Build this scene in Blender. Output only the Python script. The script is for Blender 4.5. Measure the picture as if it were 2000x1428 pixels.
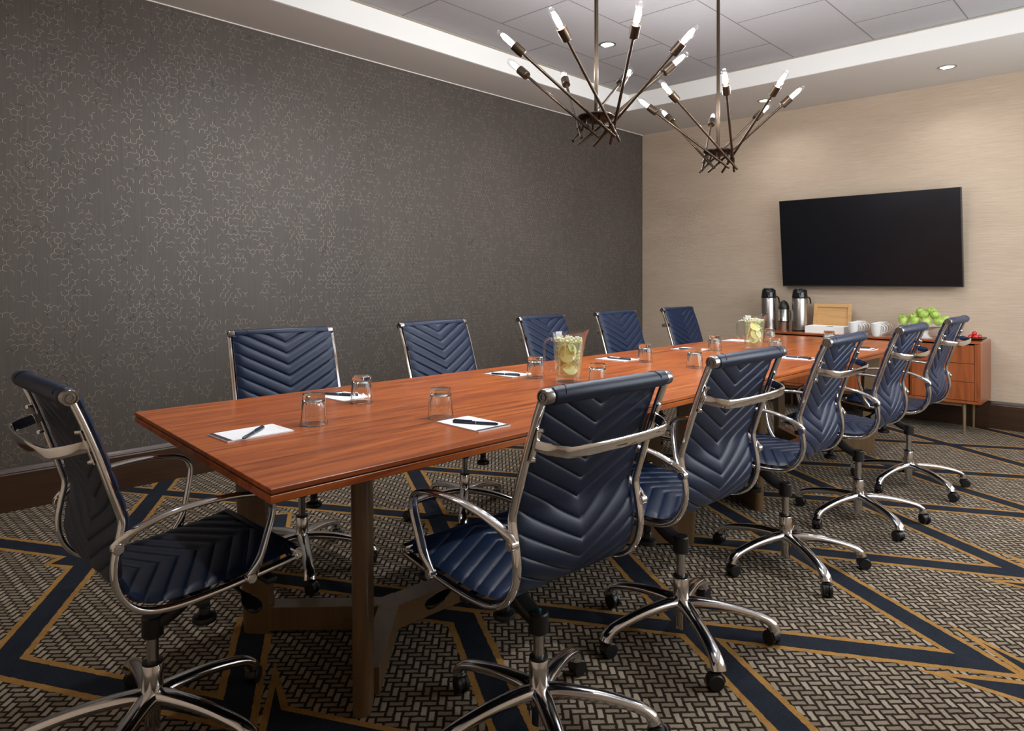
import bpy, bmesh, math, random
from mathutils import Vector, Matrix, noise
for _o in list(bpy.data.objects): bpy.data.objects.remove(_o)
PI = math.pi
scn = bpy.context.scene
COL = scn.collection
S = 0.94            # metres per layout unit (the layout below was measured with the lens at 1.3)

# ------------------------------------------------------------ camera
cam_d = bpy.data.cameras.new('camera'); cam = bpy.data.objects.new('camera', cam_d); COL.objects.link(cam)
cam.location = (0, 0, 1.3*S); cam.rotation_euler = (PI/2, 0, math.radians(-46.4))
cam_d.sensor_width = 36; cam_d.lens = 1351/2000*36; cam_d.shift_y = -167/2000; cam_d.clip_start = 0.05
scn.camera = cam
# ------------------------------------------------------------ world, exposure
wd = bpy.data.worlds.new('world'); scn.world = wd; wd.use_nodes = True
wd.node_tree.nodes['Background'].inputs[0].default_value = (0.80, 0.86, 1.0, 1)
wd.node_tree.nodes['Background'].inputs[1].default_value = 0.35
vs = scn.view_settings
vs.view_transform = 'Standard'; vs.look = 'None'; vs.gamma = 1.0; vs.exposure = 0.80; vs.use_curve_mapping = False
# ------------------------------------------------------------ light
BULB_W, DOWN_W, WIN_W = 19.0, 42.0, 54.0
def lamp(kind, loc, w, col=(1, 1, 1), rot=(0, 0, 0), parent=None, **k):
    l = bpy.data.lights.new('light', kind); l.energy = w; l.color = col
    for a, b in k.items(): setattr(l, a, b)
    o = bpy.data.objects.new('light', l); COL.objects.link(o); o.rotation_euler = rot
    if parent: o.parent = parent; o.location = loc
    else: o.location = Vector(loc)*S
    return o
# assumed daylight coming through an unseen window added in the right-hand wall (the wall lies behind the lens)
lamp('AREA', (4.6, -0.62, 1.75), WIN_W, (.90, 0.96, 1.0), (PI/2, 0, 0), shape='RECTANGLE', size=3.9*S, size_y=1.7*S)

# ------------------------------------------------------------ materials
class G:
    """tiny node-graph helper"""
    def __init__(s, name):
        s.m = bpy.data.materials.new(name); s.m.use_nodes = True
        s.t = s.m.node_tree; s.b = s.t.nodes['Principled BSDF']; s.out = s.t.nodes['Material Output']
    def n(s, t, ins=None, **k):
        x = s.t.nodes.new(t)
        for a, b in k.items(): setattr(x, a, b)
        for a, b in (ins or {}).items(): s.set(x.inputs[a], b)
        return x
    def set(s, i, v):
        if isinstance(v, bpy.types.NodeSocket): s.t.links.new(v, i)
        elif isinstance(v, (tuple, list)) and len(v) == 3 and i.type == 'RGBA': i.default_value = (*v, 1)
        else: i.default_value = v
    def f(s, op, a, b=0.0, c=0.0):
        x = s.n('ShaderNodeMath', operation=op); s.set(x.inputs[0], a); s.set(x.inputs[1], b); s.set(x.inputs[2], c)
        return x.outputs[0]
    def co(s): return s.n('ShaderNodeTexCoord').outputs['Object']
    def map(s, scale=(1, 1, 1), rot=(0, 0, 0), loc=(0, 0, 0)):
        return s.n('ShaderNodeMapping', {'Vector': s.co(), 'Scale': scale, 'Rotation': rot, 'Location': loc}).outputs[0]
    def noise(s, v, sc, det=2.0, rough=.5, dist=0.0):
        return s.n('ShaderNodeTexNoise', {'Vector': v, 'Scale': sc, 'Detail': det, 'Roughness': rough, 'Distortion': dist}).outputs[0]
    def mix(s, fac, a, b):
        x = s.n('ShaderNodeMix', data_type='RGBA'); s.set(x.inputs[0], fac); s.set(x.inputs[6], a); s.set(x.inputs[7], b); return x.outputs[2]
    def ramp(s, fac, pts):
        x = s.n('ShaderNodeValToRGB', {'Fac': fac}); e = x.color_ramp.elements
        while len(e) < len(pts): e.new(.5)
        for q, (p, c) in zip(e, pts): q.position = p; q.color = (*c, 1) if len(c) == 3 else c
        return x.outputs[0]
    def bump(s, h, st, dist=.01, normal=None):
        x = s.n('ShaderNodeBump', {'Height': h, 'Strength': st, 'Distance': dist})
        if normal is not None: s.set(x.inputs['Normal'], normal)
        return x.outputs[0]
    def p(s, **k):
        for a, v in k.items(): s.set(s.b.inputs[a.replace('_', ' ')], v)
        return s
def simple(name, col, rough=.5, metal=0.0, **k):
    g = G(name); g.p(Base_Color=col, Roughness=rough, Metallic=metal, **k); return g.m

def mat_wood(name, c1, c2, c3, axis='x', rough=.28, coat=.35, scale=1.0, spec=.5):
    g = G(name)
    sc = {'x': (1.1, 16, 16), 'y': (16, 1.1, 16), 'z': (16, 16, 1.1)}[axis]
    sc = tuple(q*scale for q in sc)
    v = g.map(sc)
    n1 = g.noise(v, 1.3, 6, .62, 1.4)
    v2 = g.map(tuple(q*5 if q > 5 else q*1.5 for q in sc))
    n2 = g.noise(v2, 1.6, 4, .7)
    v3 = g.map(tuple(q*.22 for q in sc)); n3 = g.noise(v3, 1.2, 2, .5)
    a = g.ramp(n1, [(.30, c3), (.47, c2), (.64, c1)])
    b = g.mix(g.f('MULTIPLY', g.f('SUBTRACT', n2, .46), 1.5), a, c3)
    x = g.n('ShaderNodeClamp', {'Value': g.f('MULTIPLY', g.f('SUBTRACT', n2, .5), 2.4)}).outputs[0]
    b = g.mix(x, a, c3)
    d = g.mix(g.f('MULTIPLY', n3, .45), b, c2)
    g.p(Base_Color=d, Roughness=rough, Coat_Weight=coat, Coat_Roughness=.14, Normal=g.bump(n2, .06, .002), **{'Specular_IOR_Level': spec})
    return g.m

M = {}
M['table'] = mat_wood('cherry_veneer', (.55, .150, .030), (.35, .080, .015), (.13, .027, .007), 'x', .30, .08, 1.0, .3)
M['side_front'] = mat_wood('sideboard_veneer', (.40, .115, .034), (.31, .08, .024), (.17, .042, .014), 'z', .32, .3, .8)
M['side_top'] = mat_wood('sideboard_top_veneer', (.46, .135, .036), (.32, .080, .020), (.17, .040, .012), 'y', .25, .4)
M['bamboo'] = mat_wood('bamboo', (.66, .38, .15), (.60, .33, .125), (.42, .21, .07), 'y', .45, .1, .7)
M['base'] = mat_wood('bronze_stained_wood', (.165, .098, .043), (.14, .082, .036), (.105, .060, .026), 'z', .33, .25, .6)
M['skirting'] = mat_wood('walnut_stained_skirting', (.060, .026, .011), (.045, .019, .008), (.028, .012, .006), 'x', .38, .2)
M['skirting_y'] = mat_wood('walnut_stained_skirting_y', (.060, .026, .011), (.045, .019, .008), (.028, .012, .006), 'y', .38, .2)
M['black_gap'] = simple('black_reveal', (.02, .008, .005), .6)
M['leg_brass'] = simple('brown_brass', (.26, .18, .10), .42, .3)
M['chrome'] = simple('polished_aluminium', (.90, .90, .91), .07, 1.0)
M['chrome_base'] = simple('polished_base_metal', (.80, .80, .81), .13, 1.0)
M['steel'] = simple('gas_lift_steel', (.62, .62, .62), .22, 1.0)
M['black'] = simple('black_plastic', (.012, .012, .013), .38)
M['black_gloss'] = simple('glossy_black_plastic', (.010, .010, .011), .12)
M['rubber'] = simple('caster_black', (.010, .010, .011), .42)
M['screw'] = simple('screw_metal', (.45, .44, .42), .3, 1.0)
M['teal'] = simple('teal_seal', (.0, .07, .08), .35)
M['bronze'] = simple('antique_bronze', (.060, .041, .026), .36, 0.8)
M['cap_metal'] = simple('satin_cap_metal', (.36, .355, .35), .24, 1.0)
M['bronze_dk'] = simple('dark_bronze', (.030, .018, .013), .34, 0.7)
M['white'] = simple('white_paint', (.93, .93, .90), .55)
M['soffit'] = simple('taupe_ceiling_paint', (.60, .565, .52), .9)
M['beige_angle'] = simple('beige_angle', (.40, .36, .30), .8)
M['white_trim'] = simple('white_bead', (.85, .82, .78), .6)
M['ceramic'] = simple('white_ceramic', (.78, .78, .75), .12, Coat_Weight=.4)
M['paper'] = simple('notepaper', (.92, .93, .95), .75)
M['ink'] = simple('dark_header_ink', (.035, .018, .022), .6)
M['grey_ink'] = simple('grey_print', (.30, .31, .33), .7)
M['pen'] = simple('navy_pen_plastic', (.013, .026, .050), .25)
M['pen_print'] = simple('pen_print', (.45, .47, .48), .5)
M['screen'] = simple('tv_screen', (.0045, .005, .008), .30, Specular_IOR_Level=.35)
M['tv_edge'] = simple('tv_bezel', (.010, .010, .010), .35)
M['tv_line'] = simple('tv_bezel_lower_line', (.10, .11, .10), .4, 0.5)
M['apple'] = None

def leather():
    g = G('navy_leather'); v = g.co()
    n = g.noise(v, 260, 3, .6); n2 = g.noise(v, 3.2, 2, .5)
    c = g.mix(n2, (.0050, .0130, .038), (.0075, .0185, .052))
    g.p(Base_Color=c, Roughness=g.f('ADD', g.f('MULTIPLY', n2, .08), .36), Specular_IOR_Level=.36, Normal=g.bump(n, .12, .002))
    return g.m
M['leather'] = leather()
def brushed():
    g = G('brushed_steel'); n = g.noise(g.map((3, 3, 160)), 3, 3)
    g.p(Base_Color=(.50, .47, .44), Metallic=1.0, Roughness=g.f('ADD', g.f('MULTIPLY', n, .15), .22)); return g.m
M['brushed'] = brushed()
def apple():
    g = G('green_apple_skin'); n = g.noise(g.co(), 14, 2)
    g.p(Base_Color=g.ramp(n, [(.35, (.26, .44, .045)), (.65, (.50, .60, .15))]), Roughness=.28, Coat_Weight=.2); return g.m
M['apple'] = apple(); M['stem'] = simple('apple_stem', (.05, .03, .01), .8)
M['berry'] = simple('strawberry_skin', (.55, .015, .012), .25, Coat_Weight=.3); M['leaf'] = simple('green_leaf', (.04, .14, .02), .6)
M['pastry'] = simple('golden_pastry', (.42, .22, .06), .6)
M['lemon'] = simple('lemon_flesh', (.88, .92, .42), .3); M['pith'] = simple('lemon_pith', (.96, .95, .66), .5)
M['rind'] = simple('lemon_rind', (.85, .62, .05), .4); M['lime'] = simple('lime_flesh', (.50, .66, .22), .3); M['lime_rind'] = simple('lime_rind', (.09, .26, .015), .4)

def grass_cloth():
    g = G('beige_grasscloth'); a = g.noise(g.map((8, 1.4, 55)), 4, 5, .65); b = g.noise(g.map((1, .7, 3)), 2, 3)
    t = g.f('ADD', g.f('MULTIPLY', a, .75), g.f('MULTIPLY', b, .25))
    g.p(Base_Color=g.ramp(t, [(.30, (.455, .345, .250)), (.72, (.64, .515, .390))]), Roughness=.8, Normal=g.bump(a, .25, .004)); return g.m
M['wall_beige'] = grass_cloth()
def dark_paper():
    g = G('dark_taupe_wallpaper'); a = g.noise(g.map((160, 1, 3)), 1, 3); b = g.noise(g.map((.9, .9, .9)), 1.5, 2)
    t = g.f('ADD', g.f('MULTIPLY', a, .6), g.f('MULTIPLY', b, .4))
    g.p(Base_Color=g.ramp(t, [(.3, (.078, .065, .056)), (.7, (.106, .091, .079))]), Roughness=.52, Specular_IOR_Level=.35, Normal=g.bump(a, .1, .001)); return g.m
M['wall_dark'] = dark_paper()
M['gold_line'] = simple('pale_gold_foil_line', (.46, .39, .32), .42, .3)
def tile():
    g = G('ceiling_tile'); a = g.noise(g.map((14, 3, 3)), 4, 4, .6)
    b = g.noise(g.co(), 1.6, 2)
    g.p(Base_Color=g.mix(g.f('ADD', g.f('MULTIPLY', a, .5), g.f('MULTIPLY', b, .5)), (.33, .32, .32), (.41, .40, .40)), Roughness=.9); return g.m
M['tile'] = tile(); M['tile_gap'] = simple('tile_joint', (.16, .15, .14), .9)

def carpet():
    g = G('herringbone_carpet')
    sep = g.n('ShaderNodeSeparateXYZ', {0: g.co()})
    x, y = sep.outputs[0], sep.outputs[1]
    wv = g.noise(g.co(), 55, 2); wv2 = g.noise(g.map((1, 1, 1), loc=(7, 3, 0)), 55, 2)
    k = 1/(.0252*math.sqrt(2))
    u = g.f('ADD', g.f('MULTIPLY', g.f('SUBTRACT', x, y), k), g.f('MULTIPLY', g.f('SUBTRACT', wv, .5), .30))
    v = g.f('ADD', g.f('MULTIPLY', g.f('ADD', x, y), -k), g.f('MULTIPLY', g.f('SUBTRACT', wv2, .5), .30))
    fu, fv = g.f('FRACT', u), g.f('FRACT', v)
    iu, iv = g.f('FLOOR', u), g.f('FLOOR', v)
    kk = g.f('FLOORED_MODULO', g.f('ADD', g.f('SUBTRACT', iu, iv), .01), 4.0)
    hor = g.f('LESS_THAN', kk, 1.5)
    def sel(a, b): return g.f('ADD', g.f('MULTIPLY', hor, a), g.f('MULTIPLY', g.f('SUBTRACT', 1.0, hor), b))
    second = g.f('MULTIPLY', g.f('GREATER_THAN', kk, .5), g.f('LESS_THAN', kk, 2.5))      # k = 1 or 2
    along = g.f('ADD', sel(fu, fv), second); acr = sel(fv, fu)
    e = g.f('MINIMUM', g.f('MINIMUM', along, g.f('SUBTRACT', 2.0, along)), g.f('MINIMUM', acr, g.f('SUBTRACT', 1.0, acr)))
    fine = g.noise(g.co(), 420, 2, .7)
    e2 = g.f('ADD', e, g.f('MULTIPLY', g.f('SUBTRACT', fine, .5), .14))
    m = g.n('ShaderNodeMapRange', {0: e2, 1: .13, 2: .22, 3: 0.0, 4: 1.0}).outputs[0]
    wn = g.n('ShaderNodeTexWhiteNoise', noise_dimensions='3D')
    cx = g.n('ShaderNodeCombineXYZ', {0: g.f('SUBTRACT', iu, g.f('MULTIPLY', hor, second)), 1: g.f('SUBTRACT', iv, g.f('MULTIPLY', g.f('SUBTRACT', 1.0, hor), second)), 2: hor})
    g.t.links.new(cx.outputs[0], wn.inputs[0])
    tone = g.f('ADD', g.f('MULTIPLY', fine, .8), g.f('ADD', g.f('MULTIPLY', wn.outputs[0], .18), g.f('MULTIPLY', hor, -.16)))
    tan = g.ramp(tone, [(.12, (.11, .085, .060)), (.46, (.285, .235, .175)), (.85, (.54, .465, .37))])
    col = g.mix(m, (.026, .016, .010), tan)
    h = g.f('ADD', g.f('MULTIPLY', m, 1.0), g.f('MULTIPLY', fine, .5))
    g.p(Base_Color=col, Roughness=.95, Specular_IOR_Level=.1, Normal=g.bump(h, .55, .006)); return g.m
def pile(name, a, b):
    g = G(name); f = g.noise(g.co(), 380, 2, .7); l = g.noise(g.co(), 12, 2)
    t = g.f('ADD', g.f('MULTIPLY', f, .8), g.f('MULTIPLY', l, .25))
    g.p(Base_Color=g.ramp(t, [(.3, a), (.75, b)]), Roughness=.95, Specular_IOR_Level=.1, Normal=g.bump(f, .6, .006)); return g.m
M['carpet'] = carpet(); M['navy_pile'] = pile('navy_pile', (.007, .009, .014), (.030, .036, .050)); M['gold_pile'] = pile('gold_pile', (.16, .075, .018), (.55, .30, .09))

def thin_glass(name, tint, ior=1.5, rough=.02, base=.0):
    g = G(name); t = g.t
    lw_ = g.n('ShaderNodeLayerWeight', {'Blend': .5}).outputs['Facing']
    fac = g.f('MINIMUM', g.f('ADD', g.f('MULTIPLY', g.f('POWER', lw_, 3.0), (ior-1)*1.3), base), 1.0)
    tr = g.n('ShaderNodeBsdfTransparent', {'Color': tint}); gl = g.n('ShaderNodeBsdfGlossy', {'Color': (1, 1, 1), 'Roughness': rough})
    mx = g.n('ShaderNodeMixShader', {0: fac, 1: tr.outputs[0], 2: gl.outputs[0]})
    t.links.new(mx.outputs[0], g.out.inputs[0]); return g.m
M['pitcher_glass'] = thin_glass('pitcher_glass', (.98, .985, .98), base=.07)
M['handle_glass'] = thin_glass('pitcher_handle_glass', (.90, .92, .90), base=.20)
M['bulb_glass'] = thin_glass('bulb_glass', (.97, .97, .97), base=.03)
def cloudy():
    g = G('lemon_water'); t = g.t
    a = g.n('ShaderNodeBsdfTransparent', {'Color': (.985, .99, .93)}); b = g.n('ShaderNodeBsdfTranslucent', {'Color': (.86, .90, .58)}); c = g.n('ShaderNodeBsdfDiffuse', {'Color': (.80, .84, .52)})
    m1 = g.n('ShaderNodeMixShader', {0: .5, 1: b.outputs[0], 2: c.outputs[0]}); m2 = g.n('ShaderNodeMixShader', {0: .20, 1: a.outputs[0], 2: m1.outputs[0]})
    t.links.new(m2.outputs[0], g.out.inputs[0]); return g.m
M['water'] = cloudy()
def real_glass(name, tint, part):
    g = G(name); t = g.t
    gl = g.n('ShaderNodeBsdfGlass', {'Color': tint, 'Roughness': 0.0, 'IOR': 1.5})
    tr = g.n('ShaderNodeBsdfTransparent', {'Color': (.97, .98, .97)})
    mx = g.n('ShaderNodeMixShader', {0: part, 1: tr.outputs[0], 2: gl.outputs[0]})
    t.links.new(mx.outputs[0], g.out.inputs[0]); return g.m
M['tumbler'] = real_glass('tumbler_glass', (.99, 1.0, .99), 1.0)
M['ice'] = simple('crushed_ice', (.86, .89, .66), .15, Transmission_Weight=.25)
def emit(name, col, st):
    g = G(name); e = g.n('ShaderNodeEmission', {'Color': (*col, 1), 'Strength': st}); g.t.links.new(e.outputs[0], g.out.inputs[0]); return g.m
M['filament'] = emit('bulb_glow', (1.0, .97, .93), 3.2)
M['downlight_lens'] = emit('downlight_lens', (1.0, .95, .88), 7.0)

# ------------------------------------------------------------ geometry helpers
def V(*a): return Vector(a)
def obj(name, bm, mats, parent=None, loc=None, smooth=None, rot=None):
    if smooth is not None:
        ang = math.radians(smooth)
        for f_ in bm.faces: f_.smooth = True
        for e_ in bm.edges:
            if len(e_.link_faces) == 2 and e_.calc_face_angle(0) > ang: e_.smooth = False
    me = bpy.data.meshes.new(name); bm.to_mesh(me); bm.free()
    if not isinstance(mats, (list, tuple)): mats = [mats]
    for m in mats: me.materials.append(m if not isinstance(m, str) else M[m])
    o = bpy.data.objects.new(name, me); COL.objects.link(o)
    if parent is not None:
        o.parent = parent
        if loc: o.location = loc
    else:
        o.scale = (S, S, S); o.location = Vector(loc)*S if loc else (0, 0, 0)
    if rot: o.rotation_euler = rot
    return o
def tag(o, label=None, cat=None, group=None, kind=None):
    for k, v in (('label', label), ('category', cat), ('group', group), ('kind', kind)):
        if v: o[k] = v
    return o
def thing(name, label, cat, loc, rz=0.0, group=None):
    o = bpy.data.objects.new(name, None); COL.objects.link(o); o.empty_display_size = .05
    o.location = Vector(loc)*S; o.rotation_euler = (0, 0, rz); o.scale = (S, S, S)
    return tag(o, label, cat, group)
def dup(src, label, loc, rz, group=None):
    r = src.copy(); COL.objects.link(r); r.location = Vector(loc)*S; r.rotation_euler = (0, 0, rz)
    if label: r['label'] = label
    if group: r['group'] = group
    for ch in [c for c in bpy.data.objects if c.parent == src]:
        d = ch.copy(); COL.objects.link(d); d.parent = r
        for gch in [c for c in bpy.data.objects if c.parent == ch]:
            e = gch.copy(); COL.objects.link(e); e.parent = d
    return r
def struct(name, bm, mats, **k): return tag(obj(name, bm, mats, **k), kind='structure')
def box(bm, lo, hi, mi=0, bev=0.0, seg=2):
    vs_ = [bm.verts.new((x, y, z)) for x in (lo[0], hi[0]) for y in (lo[1], hi[1]) for z in (lo[2], hi[2])]
    q = [(0, 1, 3, 2), (4, 6, 7, 5), (0, 4, 5, 1), (2, 3, 7, 6), (0, 2, 6, 4), (1, 5, 7, 3)]
    fs = [bm.faces.new([vs_[i] for i in f_]) for f_ in q]
    for f_ in fs: f_.material_index = mi
    if bev:
        es = list({e for f_ in fs for e in f_.edges})
        r = bmesh.ops.bevel(bm, geom=es, offset=bev, segments=seg, affect='EDGES', profile=.5)
        for f_ in r['faces']: f_.material_index = mi
    return vs_
def lathe(bm, prof, n=32, mi=0, c=(0, 0, 0), cap=True, axis=None, fmod=None):
    """prof: list of (r, z) from start to end; fmod(ang, r, z)->(r, z)"""
    rings = []
    c = Vector(c)
    R = Matrix.Identity(3) if axis is None else Vector((0, 0, 1)).rotation_difference(Vector(axis).normalized()).to_matrix()
    for r, z in prof:
        ring = []
        if r < 1e-6: ring = [bm.verts.new(c + R @ Vector((0, 0, z)))]
        else:
            for i in range(n):
                a = 2*PI*i/n; rr, zz = (r, z) if fmod is None else fmod(a, r, z)
                ring.append(bm.verts.new(c + R @ Vector((rr*math.cos(a), rr*math.sin(a), zz))))
        rings.append(ring)
    for A, B in zip(rings, rings[1:]):
        for i in range(n):
            j = (i+1) % n
            if len(A) == 1 and len(B) == 1: continue
            if len(A) == 1: f_ = bm.faces.new((A[0], B[j], B[i]))
            elif len(B) == 1: f_ = bm.faces.new((A[i], A[j], B[0]))
            else: f_ = bm.faces.new((A[i], A[j], B[j], B[i]))
            f_.material_index = mi
    if cap:
        for ring in (rings[0], rings[-1]):
            if len(ring) > 2:
                f_ = bm.faces.new(ring); f_.material_index = mi
    return rings
def cyl(bm, a, b, r, n=20, mi=0, r2=None, bev=0.0):
    a, b = Vector(a), Vector(b); L = (b-a).length; r2 = r if r2 is None else r2
    pr = [(r, 0), (r2, L)] if not bev else [(r-bev, 0), (r, bev), (r2, L-bev), (r2-bev, L)]
    lathe(bm, pr, n, mi, a, True, (b-a))
def crom(pts, per=8):
    """Catmull-Rom through points"""
    P = [Vector(p) for p in pts]; out = []
    for i in range(len(P)-1):
        p0 = P[i-1] if i else P[0]*2-P[1]; p1, p2 = P[i], P[i+1]; p3 = P[i+2] if i+2 < len(P) else P[-1]*2-P[-2]
        for k in range(per):
            t = k/per
            out.append(.5*((2*p1)+(p2-p0)*t+(2*p0-5*p1+4*p2-p3)*t*t+(3*p1-p0-3*p2+p3)*t**3))
    out.append(P[-1].copy()); return out
def sweep(bm, path, sect, mi=0, side=None, n=12, cap=True):
    """sect(t)->(half_w, half_h, power) superellipse; side: fixed lateral axis or None"""
    rings = []; N = len(path); prev = None
    for i, p in enumerate(path):
        T = (path[min(i+1, N-1)]-path[max(i-1, 0)]).normalized()
        if side is not None: X = Vector(side); X = (X-T*X.dot(T)).normalized()
        elif prev is None: X = T.cross(Vector((0, 0, 1))); X = X.normalized() if X.length > .01 else Vector((1, 0, 0))
        else: X = (prev-T*prev.dot(T)).normalized()
        prev = X; Y = X.cross(T)*-1
        a, b, pw = sect(i/(N-1)); ring = []
        for k in range(n):
            th = 2*PI*(k+.5)/n; cx, sx = math.cos(th), math.sin(th)
            ring.append(bm.verts.new(p + X*(a*math.copysign(abs(cx)**pw, cx)) + Y*(b*math.copysign(abs(sx)**pw, sx))))
        rings.append(ring)
    for A, B in zip(rings, rings[1:]):
        for k in range(n):
            j = (k+1) % n; f_ = bm.faces.new((A[k], A[j], B[j], B[k])); f_.material_index = mi
    if cap:
        for r_ in (rings[0], rings[-1]): bm.faces.new(r_).material_index = mi
def fix(bm): bmesh.ops.recalc_face_normals(bm, faces=bm.faces); return bm
def quad(bm, pts, mi=0):
    f_ = bm.faces.new([bm.verts.new(p) for p in pts]); f_.material_index = mi; return f_

# ============================================================ room
X0, X1, Y0, Y1, ZS, ZC = -.5, 7.305, -.53, 4.73, 3.09, 3.26
CX0, CX1, CY0, CY1 = .66, 6.14, .05, 4.15          # opening of the ceiling cove
rnd = random.Random(3)

# floor: carpet plane plus the navy bands with their gold edging, woven into the same carpet
bm = bmesh.new()
quad(bm, [(X0, Y0, 0), (X1, Y0, 0), (X1, Y1, 0), (X0, Y1, 0)], 0)
def band(pts, hw, mi, z, jit, e0=0.0, e1=0.0):
    P = [Vector((*p, 0)) for p in pts]
    P[0] = P[0] + (P[0]-P[1]).normalized()*e0; P[-1] = P[-1] + (P[-1]-P[-2]).normalized()*e1
    offs = []
    for i in range(len(P)):
        d0 = (P[i]-P[i-1]).normalized() if i else (P[1]-P[0]).normalized()
        d1 = (P[i+1]-P[i]).normalized() if i+1 < len(P) else d0
        n0 = Vector((-d0.y, d0.x, 0)); n1 = Vector((-d1.y, d1.x, 0)); m = (n0+n1).normalized()
        offs.append(m*(hw/max(.28, m.dot(n0))))
    for i in range(len(P)-1):
        L = (P[i+1]-P[i]).length; k = max(1, int(L/.012)); row = []
        for q in range(k+1):
            t = q/k; c = P[i].lerp(P[i+1], t); o = offs[i].lerp(offs[i+1], t)
            j1, j2 = (rnd.uniform(-jit, jit)/hw, rnd.uniform(-jit, jit)/hw)
            ok = lambda w_: V(min(max(w_.x, X0), X1), min(max(w_.y, Y0), Y1), z)
            row.append((bm.verts.new(ok(c+o*(1+j1))), bm.verts.new(ok(c-o*(1+j2)))))
        for (a, b), (c2, d2) in zip(row, row[1:]):
            try: bm.faces.new((a, b, d2, c2)).material_index = mi
            except ValueError: pass
def line(p, q, e=0.0): return [p, q]
BANDS = [[(.50, 4.61), (1.73, 2.345), (2.80, .455), (3.49, 1.56), (4.40, 3.03)], [(1.33, 4.92), (3.30, 1.42), (3.78, .46), (4.54, 1.61), (5.35, 2.85)],
         [(2.5, 4.7), (4.36, 1.31), (4.78, .45), (5.08, 1.03), (5.80, 2.15)], [(3.3, 4.7), (5.18, 1.56), (5.77, .43), (6.34, 1.28), (6.9, 2.15)],
         [(4.3, 4.7), (6.12, 1.70), (6.76, .44), (7.30, 1.28)],
         [(3.70, 3.35), (2.57, 1.67), (1.60, .15)],
         [(1.80, 4.86), (1.13, 3.78)], [(3.5, 4.7), (2.72, 3.34), (2.20, 2.50)], [(1.70, 2.15), (1.80, 1.97), (1.42, 1.33), (1.1, .8)],
         [(1.90, 3.60), (1.52, 2.98)],
         [(.86, 3.76), (.955, 3.61), (.50, 2.86), (.93, 2.03), (1.26, 2.57)]]
for i, b_ in enumerate(BANDS): band(b_, .069, 2, .0006+i*1e-5, .0035)
for i, b_ in enumerate(BANDS): band(b_, .045, 1, .0012+i*1e-5, .0015, -.03 if i > 8 else 0, -.03 if i > 9 else 0)
# pointed ends of neighbouring figures: gold outline, navy inside
def inset(P, w_):
    n = len(P); out = []; ar = sum(P[k][0]*P[(k+1) % n][1]-P[(k+1) % n][0]*P[k][1] for k in range(n)); sg = 1 if ar > 0 else -1
    for k in range(n):
        a, b, c = Vector(P[k-1]), Vector(P[k]), Vector(P[(k+1) % n]); d0, d1 = (b-a).normalized(), (c-b).normalized()
        n0, n1 = Vector((-d0.y, d0.x))*sg, Vector((-d1.y, d1.x))*sg; m = (n0+n1).normalized(); out.append(tuple(b+m*(w_/max(.15, m.dot(n0)))))
    return out
def figure(out):
    quad(bm, [(*p, .0008) for p in out], 2); quad(bm, [(*p, .0014) for p in inset(out, .023)], 1)
for dx in (0, .98, 1.98, 2.97):
    figure([(2.600+dx, .617), (2.92+dx, .09), (2.64+dx, .09)]); figure([(3.039+dx, .621), (2.86+dx, .24), (2.72+dx, .24)])
figure([(1.149, 2.208), (1.057, 1.948), (1.26, 1.55), (1.12, 1.40), (.80, 1.70)])
struct('floor', bm, ['carpet', 'navy_pile', 'gold_pile'])

# left wall: dark paper with a fine printed pattern of isometric line fragments
bm = bmesh.new()
box(bm, (X0-.1, Y1, -.02), (X1+.1, Y1+.1, ZS+.3), 0)
e = .0205; h = e*math.sqrt(3)/2; lw = .00058; yy = Y1-.0004
r2 = random.Random(11)
def seg(x, z, dx, dz):
    L = math.hypot(dx, dz); nx, nz = -dz/L*lw, dx/L*lw
    quad(bm, [(x+nx, yy, z+nz), (x-nx, yy, z-nz), (x+dx-nx, yy, z+dz-nz), (x+dx+nx, yy, z+dz+nz)], 1)
xi = 0
while True:
    x = .25 + xi*h
    if x > X1-.02: break
    zi = 0
    while True:
        z = .26 + zi*e + (e/2 if xi % 2 else 0)
        if z > ZS-.03: break
        col_ = (zi*2 + (xi % 2) + int(noise.noise(V(x*5.1, z*5.1, 2.2))*9)) % 6
        dens = .28 + .30*noise.noise(V(x*7, z*2.2, .7)) + .18*noise.noise(V(x*16, z*16, 5.))
        ph = ((zi - (xi//2)) + 2*xi + int(3*noise.noise(V(x*3.3, z*3.3, 9.)))) % 3
        if ph < 2 and r2.random() < dens:
            s_ = 1 if ph == 0 else -1
            if r2.random() < .9: seg(x, z, 0, s_*e)
            if r2.random() < .85: seg(x, z, h, -s_*e/2)
            if r2.random() < .85: seg(x, z, -h, -s_*e/2)
        zi += 1
    xi += 1
struct('wall_left', bm, ['wall_dark', 'gold_line'])
bm = bmesh.new(); box(bm, (X1, Y0-.1, -.02), (X1+.1, Y1, ZS+.3)); struct('wall_back', bm, 'wall_beige')
bm = bmesh.new(); box(bm, (X0-.1, Y0-.1, -.02), (X0, Y1, ZS+.3)); struct('wall_rear', bm, 'wall_beige')
bm = bmesh.new()
WX0, WX1, WZ0, WZ1 = 2.6, 6.6, .9, 2.6  # unseen window opening, added for the assumed daylight
box(bm, (X0, Y0-.1, -.02), (WX0, Y0, ZS+.3)); box(bm, (WX1, Y0-.1, -.02), (X1, Y0, ZS+.3))
box(bm, (WX0, Y0-.1, -.02), (WX1, Y0, WZ0)); box(bm, (WX0, Y0-.1, WZ1), (WX1, Y0, ZS+.3))
struct('wall_right', bm, 'wall_beige')
bm = bmesh.new()
for a, b in (((WX0, WZ0), (WX1, WZ0+.05)), ((WX0, WZ1-.05), (WX1, WZ1)), ((WX0, WZ0), (WX0+.05, WZ1)), ((WX1-.05, WZ0), (WX1, WZ1)), ((4.58, WZ0), (4.62, WZ1))):
    box(bm, (a[0], Y0-.07, a[1]), (b[0], Y0-.01, b[1]))
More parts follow.
